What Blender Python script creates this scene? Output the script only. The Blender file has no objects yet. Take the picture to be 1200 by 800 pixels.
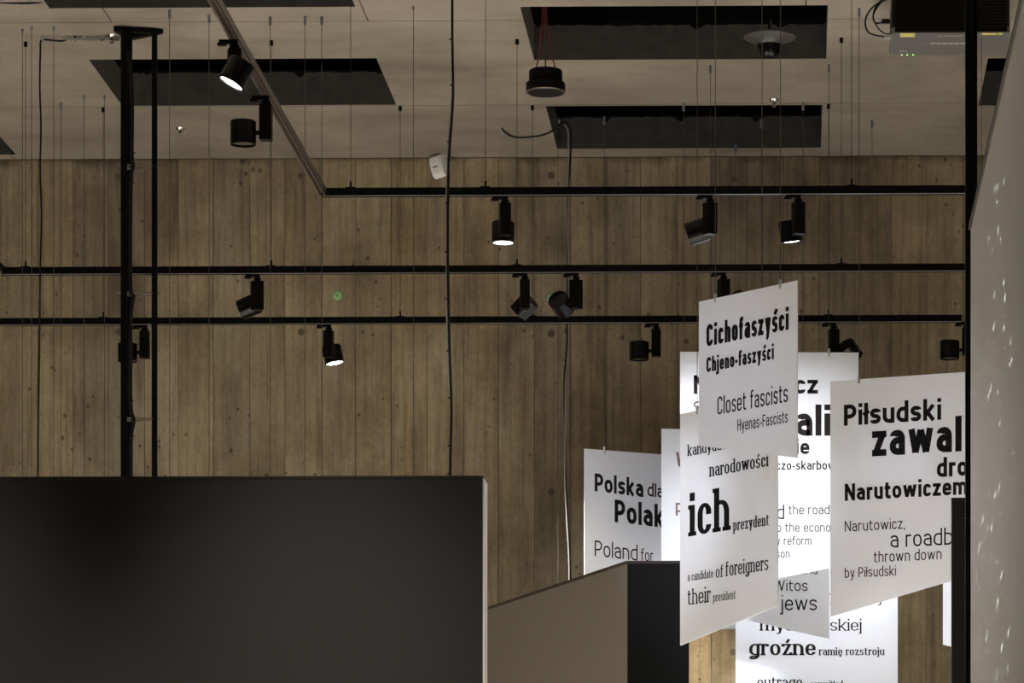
import bpy, bmesh, math, random
from mathutils import Vector, Matrix
R = math.radians
SC = bpy.context.scene
COL = SC.collection
random.seed(7)

# ------------------------------------------------------------------ camera
F = 4300.0; PX = 847.0; PY = 1200.0; YAW = R(1.04); CZ = 1.5
cam = bpy.data.cameras.new('camera'); camo = bpy.data.objects.new('camera', cam); COL.objects.link(camo)
cam.sensor_width = 36; cam.lens = F*36/1200
cam.shift_x = (600-PX)/1200; cam.shift_y = (PY-400)/1200
cam.clip_end = 200
camo.location = (0, 0, CZ); camo.rotation_euler = (R(90), 0, YAW)
SC.camera = camo
SC.view_settings.view_transform = 'Standard'; SC.view_settings.look = 'None'
SC.view_settings.gamma = 1; SC.view_settings.exposure = 0.0
SC.view_settings.use_curve_mapping = False

# ------------------------------------------------------------------ world (closed hall: only a trace)
w = bpy.data.worlds.new('world'); SC.world = w; w.use_nodes = True
w.node_tree.nodes['Background'].inputs[0].default_value = (1, .9, .75, 1)
w.node_tree.nodes['Background'].inputs[1].default_value = .05

# ------------------------------------------------------------------ measuring helpers
def ray(px, py=PY):
    u = (px-PX)/F; v = (PY-py)/F; c, s = math.cos(YAW), math.sin(YAW)
    return Vector((-s+u*c, c+u*s, v))
def at(px, py, Y):                 # point seen at px,py on the plane Y
    r = ray(px, py); t = Y/r.y
    return Vector((r.x*t, Y, CZ+r.z*t))
def atz(px, py, z):                # on a level plane
    r = ray(px, py); t = (z-CZ)/r.z
    return Vector((r.x*t, r.y*t, z))
def X(px, Y): return at(px, PY, Y).x
HC = 4.47; ZC = CZ+HC              # ceiling
HT = 3.41; ZT = CZ+HT              # underside of tracks
WY = 18.9                          # back wall face
T1, T2, T3 = 15.09, 16.64, 17.84   # tracks

# ------------------------------------------------------------------ lights
def area(name, loc, target, size, power, col=(1, .9, .76), sy=None):
    l = bpy.data.lights.new(name, 'AREA'); l.energy = power; l.color = col
    l.shape = 'RECTANGLE'; l.size = size; l.size_y = sy or size
    o = bpy.data.objects.new(name, l); COL.objects.link(o); o.location = loc
    o.rotation_euler = (Vector(target)-Vector(loc)).to_track_quat('-Z', 'Y').to_euler(); return o
def spot(name, loc, target, power, ang, blend=.5, col=(1, .95, .87), rad=.09):
    l = bpy.data.lights.new(name, 'SPOT'); l.energy = power; l.color = col
    l.spot_size = R(ang); l.spot_blend = blend; l.shadow_soft_size = rad
    o = bpy.data.objects.new(name, l); COL.objects.link(o); o.location = loc
    o.rotation_euler = (Vector(target)-Vector(loc)).to_track_quat('-Z', 'Y').to_euler(); return o
# added unseen spots without fixtures: they light the floor, which lights wall and ceiling
for k, (x, y, e_) in enumerate(((-4.6, 15.4, 2600), (-4.6, 12.2, 2200), (-2.6, 13.4, 1800), (-.9, 13.4, 1800), (1.6, 15.2, 2400), (2.6, 12.2, 2200), (-3.6, 8.0, 1200), (2.6, 8.0, 1000))):
    spot('floor_bounce_fill', (x, y, 4.86), (x, y+.001, 0), e_*1.2, 76, .5, (1, .955, .885), .12)
spot('spot_posters', (-1.15, 15.6, 4.80), (.05, 17.3, 3.55), 380, 56, 1, (.95, .97, 1))  # spots of this block are added without fixtures, each to brighten its target
spot('spot_low_posters', (.50, 17.70, 4.80), (-.05, 18.25, 3.1), 190, 60, .8, (.96, .98, 1))
spot('spot_wall_gap', (-2.2, 16.8, 4.80), (-.45, 18.85, 3.2), 800, 16, .7, (1, .88, .68))
spot('spot_ich', (-1.9, 13.0, 4.85), (-.52, 15.4, 3.62), 230, 17, 1, (.85, .9, 1))
spot('spot_polska', (-1.5, 15.09, 4.80), (-.75, 17.9, 3.75), 115, 34, 1, (.92, .95, 1))
spot('spot_cool_left', (-3.2, 10.5, 4.9), (-.1, 14.8, 3.8), 130, 14, .7, (.58, .70, 1))
spot('spot_right_sign', (1.6, 11.0, 4.9), (.55, 16.0, 3.8), 80, 12, 1, (.75, .82, 1))
spot('spot_partition', (-1.30, 8.8, 4.86), (-1.30, 10, .6), 640, 41, 1, (1, .93, .86))
spot('spot_partition', (-2.45, 8.8, 4.86), (-2.45, 10, .6), 480, 41, 1, (1, .93, .86))
spot('spot_edge', (.35, 9.7, 4.86), (-.84, 10.07, 2.2), 120, 26, 1)
spot('spot_wedge', (-2.1, 13.9, 4.86), (-.95, 16.4, 3.0), 26, 40, 1)
spot('spot_pale', (-1.6, 7.0, 4.9), (.62, 10.2, 2.9), 46, 60, 1)

# ------------------------------------------------------------------ materials
def mat(name, col, rough=.5, metal=0, spec=.5, bump=None, emit=None, trans=0, coat=0):
    m = bpy.data.materials.new(name); m.use_nodes = True; nt = m.node_tree
    b = nt.nodes['Principled BSDF']
    b.inputs['Base Color'].default_value = (*col, 1); b.inputs['Roughness'].default_value = rough
    b.inputs['Metallic'].default_value = metal; b.inputs['Specular IOR Level'].default_value = spec
    b.inputs['Coat Weight'].default_value = coat
    if trans: b.inputs['Transmission Weight'].default_value = trans
    if emit:
        b.inputs['Emission Color'].default_value = (*emit[0], 1); b.inputs['Emission Strength'].default_value = emit[1]
    # slight procedural variation of tone on every material
    n = nt.nodes.new('ShaderNodeTexNoise'); n.inputs['Scale'].default_value = bump[0] if bump else 9
    n.inputs['Detail'].default_value = 3
    tc = nt.nodes.new('ShaderNodeTexCoord'); nt.links.new(tc.outputs['Object'], n.inputs['Vector'])
    mx = nt.nodes.new('ShaderNodeMixRGB'); mx.blend_type = 'MULTIPLY'; mx.inputs[0].default_value = 1
    mx.inputs[1].default_value = (*col, 1)
    cr = nt.nodes.new('ShaderNodeValToRGB'); v = bump[2] if bump and len(bump) > 2 else .04
    cr.color_ramp.elements[0].position = .3; cr.color_ramp.elements[1].position = .7
    cr.color_ramp.elements[0].color = (1-v, 1-v, 1-v, 1); cr.color_ramp.elements[1].color = (1, 1, 1, 1)
    nt.links.new(n.outputs['Fac'], cr.inputs[0]); nt.links.new(cr.outputs[0], mx.inputs[2])
    nt.links.new(mx.outputs[0], b.inputs['Base Color'])
    if bump:
        bp = nt.nodes.new('ShaderNodeBump'); bp.inputs['Strength'].default_value = bump[1]; bp.inputs['Distance'].default_value = .003
        nt.links.new(n.outputs['Fac'], bp.inputs['Height']); nt.links.new(bp.outputs[0], b.inputs['Normal'])
    return m

class NT:
    def __init__(s, name):
        s.m = bpy.data.materials.new(name); s.m.use_nodes = True; s.nt = s.m.node_tree; s.b = s.nt.nodes['Principled BSDF']
    def n(s, t, **kw):
        x = s.nt.nodes.new(t)
        for k, v in kw.items():
            if k.startswith('i_'):
                k = k[2:]; x.inputs[int(k) if k.isdigit() else k.replace('_', ' ')].default_value = v
            else: setattr(x, k, v)
        return x
    def l(s, a, b): s.nt.links.new(a, b)
    def ramp(s, src, stops):
        r = s.n('ShaderNodeValToRGB'); e = r.color_ramp.elements
        while len(e) < len(stops): e.new(.5)
        for q, (p, c) in zip(e, stops): q.position = p; q.color = (*c, 1) if len(c) == 3 else c
        s.l(src, r.inputs[0]); return r.outputs[0]
    def mul(s, a, b, f=1.0):
        x = s.n('ShaderNodeMixRGB', blend_type='MULTIPLY'); x.inputs[0].default_value = f
        s.l(a, x.inputs[1]); s.l(b, x.inputs[2]); return x.outputs[0]

def wall_material():
    t = NT('board_marked_concrete')
    g = t.n('ShaderNodeNewGeometry'); oi = t.n('ShaderNodeObjectInfo')
    sh = t.n('ShaderNodeVectorMath', operation='MULTIPLY_ADD'); sc = t.n('ShaderNodeCombineXYZ')
    rm = t.n('ShaderNodeMath', operation='MULTIPLY'); rm.inputs[1].default_value = 37.0
    t.l(oi.outputs['Random'], rm.inputs[0]); t.l(rm.outputs[0], sc.inputs[2]); t.l(rm.outputs[0], sc.inputs[1])
    sh.inputs[1].default_value = (1, 1, 1); t.l(g.outputs['Position'], sh.inputs[0]); t.l(sc.outputs[0], sh.inputs[2])
    def mp(s):
        m = t.n('ShaderNodeMapping'); m.inputs['Scale'].default_value = s; t.l(sh.outputs[0], m.inputs[0]); return m.outputs[0]
    # wood grain left by the shuttering boards
    n1 = t.n('ShaderNodeTexNoise', i_Scale=1.0, i_Detail=6.0, i_Roughness=.62, i_Distortion=.5); t.l(mp((26, 1, 1.5)), n1.inputs['Vector'])
    n2 = t.n('ShaderNodeTexWave', i_Scale=1.0, i_Distortion=7.0, i_Detail=3.0); n2.inputs['Detail Scale'].default_value = .8; t.l(mp((7, 1, .9)), n2.inputs['Vector'])
    n3 = t.n('ShaderNodeTexNoise', i_Scale=1.0, i_Detail=5.0, i_Roughness=.6); t.l(mp((3.2, 1, 1.6)), n3.inputs['Vector'])
    base = t.ramp(n3.outputs['Fac'], [(.34, (.255, .205, .132)), (.5, (.360, .294, .196)), (.66, (.440, .368, .256))])
    g1 = t.ramp(n1.outputs['Fac'], [(.30, (.66, .66, .69)), (.48, (.96, .96, .96)), (.72, (1.12, 1.10, 1.05))])
    g2 = t.ramp(n2.outputs['Fac'], [(.0, (.86, .86, .87)), (.5, (1, 1, 1)), (1, (1.0, .99, .97))])
    c = t.mul(t.mul(base, g1), g2, .8)
    rb = t.ramp(oi.outputs['Random'], [(0, (.84, .85, .88)), (.5, (1, .99, .97)), (1, (1.14, 1.1, 1.03))]); c = t.mul(c, rb)
    n9 = t.n('ShaderNodeTexNoise', i_Scale=1.0, i_Detail=5.0, i_Roughness=.75); t.l(mp((60, 1, 38)), n9.inputs['Vector'])
    c = t.mul(c, t.ramp(n9.outputs['Fac'], [(.32, (.80, .80, .80)), (.5, (1, 1, 1)), (.7, (1.10, 1.09, 1.07))]))
    # bug holes
    v = t.n('ShaderNodeTexVoronoi', i_Scale=15.0); t.l(mp((1, 1, .8)), v.inputs['Vector'])
    n4 = t.n('ShaderNodeTexNoise', i_Scale=1.7, i_Detail=2.0); t.l(g.outputs['Position'], n4.inputs['Vector'])
    th = t.n('ShaderNodeMath', operation='MULTIPLY_ADD'); th.inputs[1].default_value = -.5; t.l(n4.outputs['Fac'], th.inputs[0]); th.inputs[2].default_value = .335
    lt = t.n('ShaderNodeMath', operation='LESS_THAN')
    ad = t.n('ShaderNodeMath', operation='ADD'); t.l(v.outputs['Distance'], ad.inputs[0]); 
    mt = t.n('ShaderNodeMath', operation='MULTIPLY'); mt.inputs[1].default_value = 1.0; t.l(v.outputs['Distance'], mt.inputs[0])
    t.l(mt.outputs[0], lt.inputs[0]); t.l(th.outputs[0], lt.inputs[1])
    hole = t.ramp(lt.outputs[0], [(0, (1, 1, 1)), (1, (.5, .48, .46))]); c = t.mul(c, hole)
    # large faint stains
    n5 = t.n('ShaderNodeTexNoise', i_Scale=.8, i_Detail=6.0, i_Roughness=.7); t.l(g.outputs['Position'], n5.inputs['Vector'])
    c = t.mul(c, t.ramp(n5.outputs['Fac'], [(.38, (.70, .68, .66)), (.54, (1, 1, 1)), (1, (1, 1, 1))]))
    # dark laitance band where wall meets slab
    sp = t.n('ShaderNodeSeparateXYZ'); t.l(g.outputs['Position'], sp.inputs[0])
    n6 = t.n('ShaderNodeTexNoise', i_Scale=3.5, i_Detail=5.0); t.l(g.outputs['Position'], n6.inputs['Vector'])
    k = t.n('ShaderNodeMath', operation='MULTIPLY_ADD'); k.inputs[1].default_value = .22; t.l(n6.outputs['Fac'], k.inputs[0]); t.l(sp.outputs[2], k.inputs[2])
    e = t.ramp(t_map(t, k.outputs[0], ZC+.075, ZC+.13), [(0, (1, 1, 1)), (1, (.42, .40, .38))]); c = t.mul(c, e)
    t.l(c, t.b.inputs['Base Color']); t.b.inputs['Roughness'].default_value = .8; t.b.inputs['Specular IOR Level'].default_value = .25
    bp = t.n('ShaderNodeBump', i_Strength=.5, i_Distance=.004); t.l(n1.outputs['Fac'], bp.inputs['Height']); t.l(bp.outputs[0], t.b.inputs['Normal'])
    return t.m
def t_map(t, src, a, b):
    m = t.n('ShaderNodeMapRange'); m.inputs['From Min'].default_value = a; m.inputs['From Max'].default_value = b
    t.l(src, m.inputs[0]); return m.outputs[0]

def ceiling_material():
    t = NT('smooth_cast_concrete')
    g = t.n('ShaderNodeNewGeometry')
    def mp(s):
        m = t.n('ShaderNodeMapping'); m.inputs['Scale'].default_value = s; t.l(g.outputs['Position'], m.inputs[0]); return m.outputs[0]
    n1 = t.n('ShaderNodeTexNoise', i_Scale=1.0, i_Detail=7.0, i_Roughness=.65, i_Distortion=.3); t.l(mp((1.1, 1.2, 1)), n1.inputs['Vector'])
    n2 = t.n('ShaderNodeTexNoise', i_Scale=1.0, i_Detail=5.0, i_Roughness=.6); t.l(mp((2.4, 1.0, 1)), n2.inputs['Vector'])
    n3 = t.n('ShaderNodeTexNoise', i_Scale=1.0, i_Detail=4.0); t.l(mp((1.4, 5, 2)), n3.inputs['Vector'])
    base = t.ramp(n1.outputs['Fac'], [(.34, (.225, .192, .150)), (.5, (.295, .254, .202)), (.66, (.345, .300, .242))])
    c = t.mul(base, t.ramp(n2.outputs['Fac'], [(.3, (.86, .86, .86)), (.6, (1, 1, 1))]))
    c = t.mul(c, t.ramp(n3.outputs['Fac'], [(.30, (.84, .83, .82)), (.5, (1, 1, 1))]))
    v = t.n('ShaderNodeTexVoronoi', i_Scale=7.0); t.l(mp((1, .55, 1)), v.inputs['Vector'])
    c = t.mul(c, t.ramp(v.outputs['Distance'], [(.02, (.5, .48, .46)), (.05, (1, 1, 1))]), .8)
    t.l(c, t.b.inputs['Base Color']); t.b.inputs['Roughness'].default_value = .75; t.b.inputs['Specular IOR Level'].default_value = .3
    bp = t.n('ShaderNodeBump', i_Strength=.25, i_Distance=.004); t.l(n3.outputs['Fac'], bp.inputs['Height']); t.l(bp.outputs[0], t.b.inputs['Normal'])
    return t.m

M = {}
M['wall'] = wall_material(); M['ceil'] = ceiling_material()
M['joint'] = mat('dark_joint_concrete', (.10, .078, .05), .9)  # dark concrete for the board joints and the side walls
M['void'] = mat('black_painted_slab_void', (.006, .006, .006), .9, spec=.1)
M['reveal'] = mat('dark_grey_reveal', (.058, .053, .048), .85, bump=(14, .5, .35))
M['reveal_side'] = mat('brown_grey_reveal', (.13, .115, .095), .8, bump=(12, .4, .3))
M['floor'] = mat('grey_screed_floor', (.50, .485, .46), .6, bump=(2, .1, .15))
M['black'] = mat('black_powder_coat', (.0025, .0025, .003), .5, spec=.12)
M['gloss'] = mat('black_gloss_anodised', (.003, .003, .004), .22, spec=.3)
M['rail'] = mat('black_satin_rail', (.002, .002, .002), .45, spec=.12)
M['railside'] = mat('sheen_grey_rail', (.16, .14, .12), .28, metal=.7)  # grey tone stands in for grazing reflections on a black rail
M['copper'] = mat('copper_conductor', (.55, .36, .2), .35, metal=1)
M['rubber'] = mat('black_rubber', (.004, .004, .004), .6, spec=.3)
M['greycab'] = mat('grey_cable_sheath', (.25, .245, .24), .45)
M['steel'] = mat('brushed_steel', (.62, .62, .64), .35, metal=.8)
M['chrome'] = mat('chrome', (.7, .7, .7), .12, metal=1)
M['wire'] = mat('steel_wire', (.065, .058, .048), .5, metal=0)
M['anchor'] = mat('blue_grey_anchor', (.17, .19, .22), .5)
M['wireblk'] = mat('dark_wire', (.02, .018, .016), .6)
M['parti'] = mat('dark_brown_painted_partition', (.019, .017, .015), .5, bump=(60, .05, .03))
M['wedge'] = mat('bronze_grey_satin_panel', (.175, .150, .125), .38, spec=.5, bump=(40, .05, .04))
M['wedgeblk'] = mat('black_satin_panel', (.003, .0035, .004), .5, spec=.18, bump=(50, .08, .1))
M['trim'] = mat('dark_brown_edge', (.035, .026, .02), .4)
M['endlight'] = mat('lit_end_face', (.85, .80, .75), .5)  # pale colour puts the side light into the partition's end face
M['grey'] = mat('warm_white_laminate', (.42, .40, .365), .42, bump=(6, .02, .05))
M['board'] = mat('white_poster_board', (.80, .82, .88), .32, spec=.45, bump=(8, .01, .02))
M['ink'] = mat('black_ink', (.004, .0035, .0035), .6, spec=.2)
M['inkbrown'] = mat('brown_black_ink', (.010, .007, .006), .6, spec=.2)
M['inkpale'] = mat('overexposed_brown_ink', (.22, .15, .13), .5)  # pale brown stands in for overexposure of dark letters
M['lens_on'] = mat('glowing_lens', (1, 1, 1), .3, emit=((1, .97, .92), 14))
M['lens_off'] = mat('dark_glass_lens', (.012, .014, .018), .08, spec=.9, coat=1)
M['white'] = mat('white_plastic', (.88, .88, .86), .35)
M['green'] = mat('green_plastic', (.30, .62, .28), .5)
M['greendk'] = mat('dark_green_recess', (.02, .07, .02), .6)
M['red'] = mat('red_cable_sheath', (.28, .012, .010), .5)
M['projgrey'] = mat('grey_projector_shell', (.13, .125, .122), .4)
M['yellow'] = mat('yellow_sticker', (.62, .55, .16), .55)
M['led'] = mat('green_led', (.2, 1, .2), .4, emit=((.35, 1, .2), 3))
M['print'] = mat('pale_print', (.34, .33, .31), .5)
M['acryl'] = mat('tan_acrylic_plate', (.11, .095, .07), .4)
M['hat'] = mat('smoked_grey_shell', (.055, .050, .046), .4)
M['tiehole'] = mat('mortar_filled_tie_hole', (.115, .092, .062), .85)

# ------------------------------------------------------------------ mesh helpers
def link(name, bm, m, parent=None, smooth=False, mw=None):
    bmesh.ops.recalc_face_normals(bm, faces=bm.faces)
    me = bpy.data.meshes.new(name); bm.to_mesh(me); bm.free()
    if isinstance(m, (list, tuple)):
        for q in m: me.materials.append(q)
    else: me.materials.append(m)
    if smooth:
        for p in me.polygons: p.use_smooth = True
        try: me.set_sharp_from_angle(angle=R(35))
        except Exception: pass
    o = bpy.data.objects.new(name, me); COL.objects.link(o)
    if parent is not None: o.parent = parent
    if mw is not None: o.matrix_local = mw
    return o
def empty(name, loc, label, cat, group=None, rz=0):
    o = bpy.data.objects.new(name, None); COL.objects.link(o); o.location = loc; o.rotation_euler = (0, 0, rz)
    o.empty_display_size = .1
    return tag(o, label, cat, group)
def tag(o, label, cat, group=None):
    o['label'] = label; o['category'] = cat
    if group: o['group'] = group
    return o
def struct(o, label=None, cat=None):
    o['kind'] = 'structure'
    if label: o['label'] = label
    if cat: o['category'] = cat
    return o
def box(bm, a, b, bev=0):
    a, b = Vector(a), Vector(b); c = (a+b)/2; d = b-a
    r = bmesh.ops.create_cube(bm, size=1, matrix=Matrix.Translation(c) @ Matrix.Diagonal((abs(d.x), abs(d.y), abs(d.z), 1)))
    if bev:
        es = list({e for v in r['verts'] for e in v.link_edges})
        bmesh.ops.bevel(bm, geom=es, offset=bev, segments=2, affect='EDGES', profile=.5)
    return bm
def B(a, b, bev=0): return box(bmesh.new(), a, b, bev)
def basis(d):
    d = Vector(d).normalized(); q = d.to_track_quat('Z', 'Y'); return q.to_matrix().to_4x4()
def cyl(bm, p, q, r, n=16, r2=None):
    p, q = Vector(p), Vector(q); m = Matrix.Translation((p+q)/2) @ basis(q-p)
    bmesh.ops.create_cone(bm, cap_ends=True, segments=n, radius1=r, radius2=r if r2 is None else r2, depth=(q-p).length, matrix=m)
    return bm
def lathe(bm, prof, n=24, m=Matrix.Identity(4)):
    rings = []
    for r, z in prof:
        if r < 1e-6: rings.append([bm.verts.new(m @ Vector((0, 0, z)))])
        else: rings.append([bm.verts.new(m @ Vector((r*math.cos(2*math.pi*k/n), r*math.sin(2*math.pi*k/n), z))) for k in range(n)])
    for A, C in zip(rings, rings[1:]):
        for k in range(n):
            a = [A[k % len(A)], A[(k+1) % len(A)], C[(k+1) % len(C)], C[k % len(C)]]
            u = []
            for v in a:
                if v not in u: u.append(v)
            if len(u) > 2: bm.faces.new(u)
    return bm
def smoothpts(pts, k=6):
    P = [Vector(p) for p in pts]; out = []
    for i in range(len(P)-1):
        a = P[max(i-1, 0)]; b = P[i]; c = P[i+1]; d = P[min(i+2, len(P)-1)]
        for j in range(k):
            t = j/k; out.append(.5*((2*b)+(c-a)*t+(2*a-5*b+4*c-d)*t*t+(3*b-a-3*c+d)*t**3))
    out.append(P[-1]); return out
def tube(bm, pts, r, n=8):
    rings = []; prev = None
    for i, p in enumerate(pts):
        d = (pts[min(i+1, len(pts)-1)]-pts[max(i-1, 0)]).normalized()
        if prev is None:
            u = d.orthogonal().normalized()
        else:
            u = (prev-d*prev.dot(d)).normalized()
        prev = u; v = d.cross(u)
        rings.append([bm.verts.new(p+r*(math.cos(2*math.pi*k/n)*u+math.sin(2*math.pi*k/n)*v)) for k in range(n)])
    for A, C in zip(rings, rings[1:]):
        for k in range(n): bm.faces.new((A[k], A[(k+1) % n], C[(k+1) % n], C[k]))
    bm.faces.new(rings[0]); bm.faces.new(rings[-1]); return bm
def prism(bm, poly, vec):            # polygon (3d points) extruded by a vector
    a = [bm.verts.new(Vector(p)) for p in poly]; b = [bm.verts.new(Vector(p)+Vector(vec)) for p in poly]
    bm.faces.new(a); bm.faces.new(b[::-1]); n = len(a)
    for i in range(n): bm.faces.new((a[i], a[(i+1) % n], b[(i+1) % n], b[i]))
    return bm

# ================================================================== SETTING
TH = .168
XL, XR, YB = -6.2, 4.6, -3.0
struct(link('floor', B((XL-.2, YB-.2, -.2), (XR+.2, WY+.6, 0)), M['floor']))
struct(link('wall_left', B((XL-.2, YB, 0), (XL, WY+.3, ZC+1.6)), M['joint']))
struct(link('wall_right', B((XR, YB, 0), (XR+.2, WY+.3, ZC+1.6)), M['joint']))
struct(link('wall_front', B((XL, YB-.2, 0), (XR, YB, ZC+1.6)), M['joint']))
wall = struct(link('wall_back', B((XL, WY+.004, 0), (XR, WY+.3, ZC+TH)), M['joint']))
struct(link('plenum_lining', B((XL, WY, ZC+TH), (XR, WY+.3, ZC+1.6)), M['void']))  # black lining added above the back wall to keep the void dark
bw = 41.8/ (F/WY); x0 = X(293, WY)
k0 = math.ceil((XL-x0)/bw)
jit = lambda k: (math.sin(k*12.9898)*43758.5453) % 1
while x0+(k0+1)*bw < XR:
    a = x0+k0*bw; off = .001+.0035*jit(k0)
    a += .012*(jit(k0+99)-.5); b = x0+(k0+1)*bw+.012*(jit(k0+100)-.5)
    g = .0010+.0012*jit(k0+7)
    link('board_imprint', B((a+g, WY-off, 0), (b-g, WY+.004, ZC-.004)), M['wall'], wall)
    k0 += 1
for tx, ty in ((353, 206), (646, 206), (859.5, 210), (353, 389), (646, 391), (859, 392), (353, 575), (646, 576), (859, 764), (646, 764), (139, 207), (139, 389)):
    p = at(tx, ty, WY)
    if (tx, ty) in ((646, 391),) or True:
        link('tie_hole', cyl(bmesh.new(), (p.x, WY-.0055, p.z), (p.x, WY, p.z), .0175, 20), M['tiehole'], wall)

# ceiling: cast slab in panels, with rectangular openings
def cx(px, py): return atz(px, py, ZC).x
def cy(py, px=600): return atz(px, py, ZC).y
OPEN = [  # x0,x1 (world), y near, y far
    (cx(56, 7), cx(416, 7), cy(7)-.95, cy(7)),
    (cx(142, 122), cx(464, 122), cy(67.5), cy(122)),
    (cx(626, 70), cx(968, 71), cy(8), cy(70.5)),
    (cx(653, 174.5), cx(962, 175), cy(124.5), cy(174.5)),
    (cx(1146, 126), cx(1146, 126)+1.2, cy(71), cy(126)),
    (cx(16, 178)-1.2, cx(16, 178), cy(135), cy(178.5)),
]
ceil_e = struct(link('ceiling', B((XL-.2, YB-.2, ZC+1.6), (XR+.2, WY+.6, ZC+1.7)), M['void']))
g = .0022
ysm = [YB, 2.0, 5.0, 8.0, 11.0, 13.6, cy(24), WY]
panels = []
for i in range(len(ysm)-1):
    ya, yb = ysm[i], ysm[i+1]
    if yb >= WY: xs = [XL, XR]
    else:
        xs = [XL, cx(129, 23)-1.6, cx(129, 23), cx(431, 24), cx(431, 24)+1.95, XR]
    for j in range(len(xs)-1): panels.append((xs[j], xs[j+1], ya, yb))
panels = [p for p in panels if p[3] < WY]
xl = [XL, cx(-40, 123), cx(1250, 123), XR]
for j in range(3):
    panels.append((xl[j], xl[j+1], cy(24), cy(123)))
    panels.append((xl[j], xl[j+1], cy(123), WY))
for (xa, xb, ya, yb) in panels:
    xa2 = xa if xa == XL else xa+g; xb2 = xb if xb == XR else xb-g
    ya2 = ya if ya == YB else ya+g; yb2 = yb if yb == WY else yb-g
    xs = sorted({xa2, xb2} | {v for o in OPEN for v in o[:2] if xa2 < v < xb2})
    ys = sorted({ya2, yb2} | {v for o in OPEN for v in o[2:] if ya2 < v < yb2})
    bm = bmesh.new(); V = {}
    def vv(x, y):
        if (x, y) not in V: V[(x, y)] = bm.verts.new((x, y, ZC))
        return V[(x, y)]
    fs = []
    for i in range(len(xs)-1):
        for j in range(len(ys)-1):
            mx, my = (xs[i]+xs[i+1])/2, (ys[j]+ys[j+1])/2
            if any(o[0] < mx < o[1] and o[2] < my < o[3] for o in OPEN): continue
            fs.append(bm.faces.new((vv(xs[i], ys[j]), vv(xs[i], ys[j+1]), vv(xs[i+1], ys[j+1]), vv(xs[i+1], ys[j]))))
    for f in fs: f.normal_update()
    r = bmesh.ops.extrude_face_region(bm, geom=fs)
    bmesh.ops.translate(bm, vec=(0, 0, TH), verts=[v for v in r['geom'] if isinstance(v, bmesh.types.BMVert)])
    bmesh.ops.recalc_face_normals(bm, faces=bm.faces)
    for f in bm.faces:
        f.normal_update()
        c = f.calc_center_median()
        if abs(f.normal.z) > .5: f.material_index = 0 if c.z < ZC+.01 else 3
        else: f.material_index = 2 if abs(f.normal.x) > .5 else 1  # side reveals get the lighter, browner tone, far and near ones the darker
    link('ceiling_panel', bm, [M['ceil'], M['reveal'], M['reveal_side'], M['void']], ceil_e)
# black void lining sits above the slab: far side of each opening
# ragged edge drips over the grey reveals
for oi_, (xa, xb, ya, yb) in enumerate(OPEN[1:4]):
    bm = bmesh.new(); n = 70; top = ZC+TH
    a = []; b = []
    for i in range(n+1):
        x = xa+.01+(xb-xa-.02)*i/n
        h = .006*random.random()+.03*max(0, math.sin(i*.31+oi_*2))**16*random.random()+.006
        a.append(bm.verts.new((x, yb-.002, top+.001))); b.append(bm.verts.new((x, yb-.002, top-h)))
    for i in range(n): bm.faces.new((a[i], a[i+1], b[i+1], b[i]))
    link('paint_drip', bm, M['void'], ceil_e)['kind'] = 'stuff'

# services seen inside the openings
def rod(name, p, q, r, m, label, cat, group=None, n=10):
    return tag(link(name, cyl(bmesh.new(), p, q, r, n), m, smooth=True), label, cat, group)
rod('conduit_pipe', (cx(650, 30)-.3, 17.6, ZC+.55), (cx(650, 30)+2.2, 17.6, ZC+.80), .02, M['railside'], 'thin slanting conduit inside the upper right ceiling opening', 'pipe')
rod('cable_conduit', (cx(640, 125)-.3, 18.55, ZC+.24), (cx(964, 125)+.4, 18.55, ZC+.235), .012, M['steel'], 'pale horizontal conduit inside the lower right ceiling opening', 'pipe')
bm = bmesh.new()
tx, ty = X(350, 17.6), 17.4
for k in range(5): cyl(bm, (tx-.05+.03*k, ty, ZC+.36), (tx-.10+.03*k, ty+.5, ZC+.36), .0025, 6)
for k in range(6): cyl(bm, (tx-.07, ty+.08*k, ZC+.358), (tx+.09, ty+.08*k, ZC+.358), .0025, 6)
for s in (-.05, .09): cyl(bm, (tx+s, ty+.2, ZC+.36), (tx+s, ty+.2, ZC+1.6), .003, 6)
tag(link('cable_basket', bm, M['steel']), 'small wire cable basket inside the left ceiling opening', 'cable tray')

# ================================================================== TRACKS
def track_profile(half=.0165, h=.033):
    s = .008; d = .020
    return [(-half, 0), (-s, 0), (-s, d), (s, d), (s, 0), (half, 0), (half, h), (-half, h)]
def make_track(name, p, q, label, hangers=(), hy=None, rail_m=None, lip=True):
    p, q = Vector(p), Vector(q); L = (q-p).length; ang = math.atan2((q-p).y, (q-p).x)
    e = empty(name, p, label, 'track', 'lighting tracks', ang)
    poly = [(0, y, z) for y, z in track_profile()]
    link('rail', prism(bmesh.new(), poly, (L, 0, 0)), rail_m or M['rail'], e)
    for s in (-1, 1):
        link('conductor', B((.01, s*.0076-.0006, .008), (L-.01, s*.0076+.0006, .013)), M['copper'], e)
    link('lip', B((0, -.0168, -.0016), (L, -.0135, .0005)), M['steel'] if lip else M['rail'], e)  # pale steel strip draws the highlight along the track's lower edge
    link('end_cap', B((-.003, -.017, -.001), (0, .017, .034)), M['rail'], e)
    for hp in hangers:
        xx = hp if abs(ang) > 1 else X(hp, p.y)-p.x
        link('hanger_clamp', box(cyl(bmesh.new(), (xx, 0, .033), (xx, 0, .062), .0045, 8), (xx-.02, -.016, .033), (xx+.02, .016, .037)), M['black'], e)
        link('hanger_wire', cyl(bmesh.new(), (xx, 0, .05), (xx, 0, HC-HT), .0014, 6), M['wireblk'], e)
        link('ceiling_anchor', cyl(bmesh.new(), (xx, 0, HC-HT-.022), (xx, 0, HC-HT), .0085, 12), M['black'], e)
    return e
xc = X(378, T1)
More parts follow.
